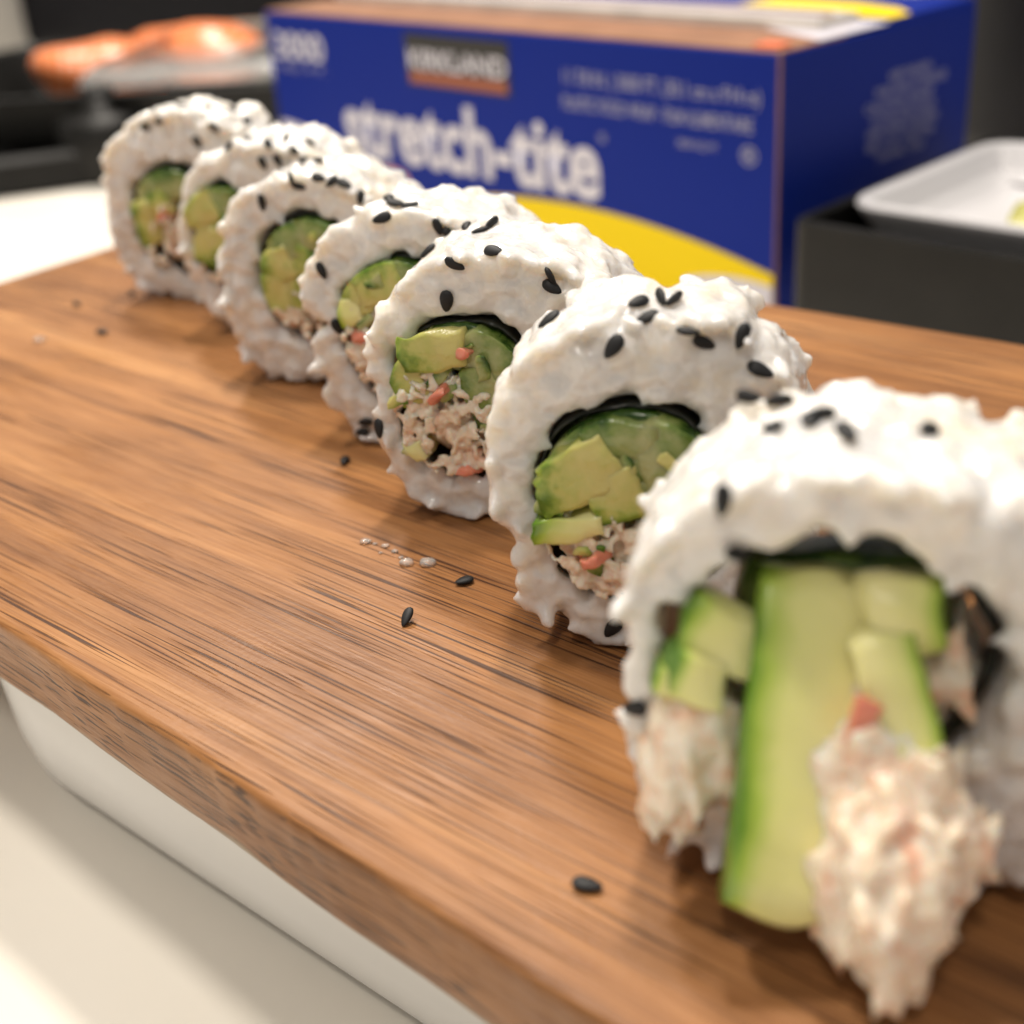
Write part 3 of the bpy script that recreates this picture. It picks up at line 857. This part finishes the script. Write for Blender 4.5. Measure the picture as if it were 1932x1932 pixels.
flat_poly('badge_print', [(105, 57 + DZ), (169, 57 + DZ), (169, 78 + DZ - .5), (105, 78 + DZ - .5)], BLK, 'f')
flat_poly('badge_bar_print', [(107, 58 + DZ), (167, 58 + DZ), (167, 62.5 + DZ), (107, 62.5 + DZ)], RED, 'f', th=.32)
# top print near the right end
flat_poly('top_swoosh_print', [(222, 62), (296, 62), (296, 74), (285, 84), (262, 92), (235, 95), (222, 94)], YEL, 't', th=1.5)
flat_poly('top_white_print', [(262, 37), (296.3, 22), (296.3, 61), (288, 61), (262, 61)], LIL, 't', th=.35)
def text(name, body, x0, x1, z0, z1, mat, plane='f', bold=0.0, parent=boxr, th=.36):
    cu = bpy.data.curves.new(name, 'FONT'); cu.body = body; cu.size = 1.0; cu.offset = bold; cu.resolution_u = 4
    o = bpy.data.objects.new(name, cu); col.objects.link(o)
    dg = bpy.context.evaluated_depsgraph_get()
    me = bpy.data.meshes.new_from_object(o.evaluated_get(dg)); bpy.data.objects.remove(o)
    a = np.empty(len(me.vertices) * 3); me.vertices.foreach_get('co', a); a = a.reshape(-1, 3)
    lo, hi = a.min(0), a.max(0)
    u = x0 + (a[:, 0] - lo[0]) / (hi[0] - lo[0]) * (x1 - x0); w = z0 + (a[:, 1] - lo[1]) / (hi[1] - lo[1]) * (z1 - z0)
    if plane == 'f': P = np.column_stack([u, np.full(len(u), -th), w])
    else: P = np.column_stack([np.full(len(u), BL + th), u, w])
    set_co(me, P); me.materials.append(mat); me.name = name
    return link(name, me, parent)
text('brand_lettering', 'stretch-tite', 55, 216, 22.5 + DZ, 51 + DZ, LIL, bold=.028)
text('badge_lettering', 'KIRKLAND', 107, 167.5, 63.6 + DZ, 71.5 + DZ, LIL, bold=.02, th=.4)
text('badge_bar_lettering', 'Signature', 118, 156, 58.6 + DZ, 62 + DZ, RED, th=.4)
text('number_lettering', '3000', 6, 45, 61 + DZ, 73 + DZ, LIL, bold=.02)
text('number_small_lettering', 'SQ. FT.', 8, 46, 55.5 + DZ, 59 + DZ, LIL2)
text('size_lettering', '11 7/8 IN. | 3000 FT. (30.1 cm x 914 m)', 199, 290, 63 + DZ, 70 + DZ, LIL2, bold=.012)
text('size_lettering', 'PLASTIC FOOD WRAP - FILM ALIMENTAIRE', 198, 287, 55.5 + DZ, 60.5 + DZ, LIL2, bold=.012)
text('small_lettering', '3000 SQ FT', 254, 272, 47.5 + DZ, 50.5 + DZ, LIL2, bold=.01)
text('small_lettering', '®', 282, 289, 45 + DZ, 51.5 + DZ, LIL2, bold=.01)
text('small_lettering', '®', 216, 219.5, 45 + DZ, 48.5 + DZ, LIL2, bold=.01)
for i, (a, b, z) in enumerate([(62, 88, 64), (54, 98, 59.5), (48, 90, 55), (52, 92, 50.5), (50, 94, 46), (50, 92, 41.5), (56, 86, 37)]):
    text('side_lettering', ['KEEP THIS BOX', 'FOR SAFE STORAGE', 'CAUTION SHARP', 'CUTTING EDGE ON BOX', 'KEEP FROM CHILDREN', 'RECYCLE CARTON', 'THANK YOU'][i], a, b, z + DZ - 1.4, z + DZ + 1.8, LIL3, 's', .01)

# ------------------------------------------------------------------ black box with a white tray, right
BK = plain('black_plastic', (0.009, 0.0085, 0.0075), .45, .28, .2)
WP = plain('white_plastic', (0.60, 0.59, 0.60), .3, .5)
def at_frame(name, org, ang, z):
    o = bpy.data.objects.new(name, None); col.objects.link(o)
    o.location = (org[0] * MM, org[1] * MM, z * MM); o.rotation_euler = (0, 0, ang); return o
def shell(name, x0, x1, y0, y1, prof, mat, parent, rad=10):
    """open rounded tray: prof = (inset, z) from the outer foot up over the rim and down to the inner floor"""
    ol = rounded_outline([(x0, y0), (x1, y0), (x1, y1), (x0, y1)], [rad] * 4, 8)
    v, f = extrude_profile(ol, prof[::-1])
    bm = bmesh.new(); vs_ = [bm.verts.new(q) for q in v]
    for q in f: bm.faces.new([vs_[i] for i in q])
    return link(name, bm_mesh(name, bm, mat, smooth=False), parent)
KA = math.radians(-47)
kb = at_frame('black_container', (93, 402), KA, CZ)
tag(kb, 'black open plastic container at the right, in front of the blue carton', 'container')
H = -13 - CZ
shell('body', 0, 240, 0, 130, [(2, 0.1), (0, 2), (0, H - 1), (.6, H), (2.4, H), (3, H - 1), (3, H - 16), (4, H - 17)], BK, kb, 6)
wt = at_frame('white_insert_tray', (93, 402), KA, -24)
tag(wt, 'shallow white rounded tray sitting in the black container at the right edge', 'tray')
shell('tray_body', 3.5, 200, 23, 122, [(10, -.5), (6, 2), (0.6, 9), (0, 10.5), (.6, 11.8), (3, 12), (5, 11.2), (9, 4), (13, 1.6), (16, 1.2)], WP, wt, 14)

# ------------------------------------------------------------------ black food tray, far left
lt = at_frame('black_food_tray', (-345, 765), math.radians(-8), CZ)
tag(lt, 'black plastic takeaway tray holding salmon at the far left', 'food tray')
shell('tray_body', 0, 270, 0, 210, [(18, .1), (14, 2), (6, 20), (2, 21), (0, 42), (-5, 42.5), (-6, 44), (-1, 44.6), (2, 43), (14, 14), (18, 13)], BK, lt, 30)  # flared wall, rolled rim
def lump(name, mat, parent, c, size, seed, rough=.25, sub=3, tint=None):
    v, f = ico(sub)
    v = v * (1 + rough * np.array([noise.noise(Vector(q) * 1.4 + Vector((seed * 7.3, 0, 0))) for q in v]))[:, None]
    return link(name, mesh_np(name, v * np.array(size) / 2, f, mat), parent, loc=c)
def m_salmon():
    k = NT('salmon_flesh'); v = k.obj((1, 1, 1))
    w = k.n('TexWave', wave_type='BANDS'); w.inputs['Scale'].default_value = 45; w.inputs['Distortion'].default_value = 3
    k.t.links.new(v, w.inputs['Vector'])
    k.set(Base_Color=k.mix(k.rng(w.outputs['Fac'], .6, 1, 0, .6), (.80, .22, .06), (.85, .45, .28)), Roughness=.3)
    k.p.inputs['Subsurface Weight'].default_value = .3; k.p.inputs['Subsurface Scale'].default_value = .004
    return k.m
SALMON = m_salmon()
CLEAR = NT('clear_plastic'); CLEAR.set(Base_Color=(.9, .9, .88, 1), Roughness=.12); CLEAR.p.inputs['Transmission Weight'].default_value = .85; CLEAR = CLEAR.m
LT = lt.location / MM
for i, (x, y, z, sx, sy, sz, r, lab) in enumerate([(-238, 895, -24, 92, 60, 40, 12, 'bright orange salmon piece at the left of the black tray'),
        (-172, 915, -18, 104, 60, 34, -14, 'pinker salmon piece at the right of the black tray')]):
    o = lump('salmon_piece', SALMON, None, (x, y, z), (sx, sy, sz), i + 3)
    o.rotation_euler = (0, math.radians(8), math.radians(r)); tag(o, lab, 'salmon')
GREENP = plain('pickle_green', (.42, .40, .10), .4, .5, .2)
tag(lump('wasabi_lump', GREENP, None, (-128, 800, -34), (44, 34, 20), 8), 'yellow green lump at the right end of the black tray', 'garnish')
tag(lump('highlight_ball', plain('highlight_pale', (.6, .58, .54), .15), None, (-150, 860, -20), (20, 20, 20), 2, .08), 'small pale ball below the pink salmon, standing in for a highlight', 'garnish')  # added pale ball in place of the bright highlight on the clear lid

# background things
GREYW = plain('grey_white_paper', (.62, .61, .66), .6, .3, .08)
DARK = plain('dark_appliance', (.006, .006, .008), .4, .2, .2)
bw = at_frame('white_canister', (-505, 1045), math.radians(10), CZ); tag(bw, 'tall pale grey canister at the upper left edge', 'canister')
boxm('body', 0, 105, 0, 110, .1, 190, GREYW, bw, 12); boxm('lid', -3, 108, -3, 113, 190.2, 204, WP, bw, 5)
bw = at_frame('paper_bag', (-500, 1200), math.radians(-6), CZ); tag(bw, 'beige grey paper bag behind the salmon tray', 'bag')
boxm('body', 0, 90, 0, 90, .1, 180, plain('beige_paper', (.42, .40, .37), .7, .3, .1), bw, 6); boxm('fold', 2, 88, 20, 60, 180.2, 196, GREYW, bw, 3)
bw = at_frame('dark_appliance', (-405, 1270), math.radians(-4), CZ); tag(bw, 'dark kitchen appliance behind the salmon', 'appliance')
boxm('body', 0, 300, 0, 160, 6, 240, DARK, bw, 10); boxm('base', 8, 292, 8, 152, .1, 6, BK, bw, 1)
bw = at_frame('dark_pot', (330, 650), 0, CZ); tag(bw, 'dark pot behind the blue carton at the upper right corner', 'pot')
def lathe(name, prof, mat, parent, n=48):
    V = []; F = []
    for r, z in prof:
        for i in range(n): V.append((r * math.cos(2 * math.pi * i / n), r * math.sin(2 * math.pi * i / n), z))
    for k in range(len(prof) - 1):
        for i in range(n): F.append([k * n + i, k * n + (i + 1) % n, (k + 1) * n + (i + 1) % n, (k + 1) * n + i])
    F.append(list(range(n))[::-1]); F.append([(len(prof) - 1) * n + i for i in range(n)])
    return link(name, mesh_np(name, V, F, mat), parent)
lathe('pot_body', [(100, .1), (112, 4), (116, 20), (118, 150), (121, 153), (118, 156), (113, 152), (110, 30), (100, 20)], DARK, bw)
b2 = boxm('handle', -190, -116, -9, 9, 120, 130, plain('grey_metal', (.12, .115, .11), .4), bw, 3)
# food in the white tray
for i, (px, py, s_) in enumerate([(1936, 428, 11), (1950, 410, 13)]):
    P = unp(px, py, -18)
    tag(lump('vegetable_piece', GREENP, None, P, (s_, s_ * 1.4, s_ * .7), 20 + i), ['green vegetable piece at the near side of the white tray', 'green vegetable piece farther back in the white tray'][i], 'vegetable')
lid = shell('clear_lid', 120, 262, 8, 202, [(0, 44.8), (3, 50), (10, 54), (12, 54), (5, 49.5), (1.5, 45)], CLEAR, lt, 26)

st = at_frame('black_dish', (-292, 700), math.radians(14), CZ)
tag(st, 'small black plastic dish lying in front of the salmon tray', 'dish')
shell('dish_body', 0, 120, 0, 62, [(3, .1), (0, 2), (2, 17), (5, 20), (7, 20), (9, 17), (10, 8), (14, 7)], BK, st, 12)
sk_ = at_frame('black_bottle_cap', (-205, 745), math.radians(30), CZ)
tag(sk_, 'stubby black cap standing beside the salmon tray', 'cap')
lathe('cap_body', [(24, .1), (26, 2), (25, 30), (22, 34), (10, 36), (9, 46), (7, 48)], BK, sk_)
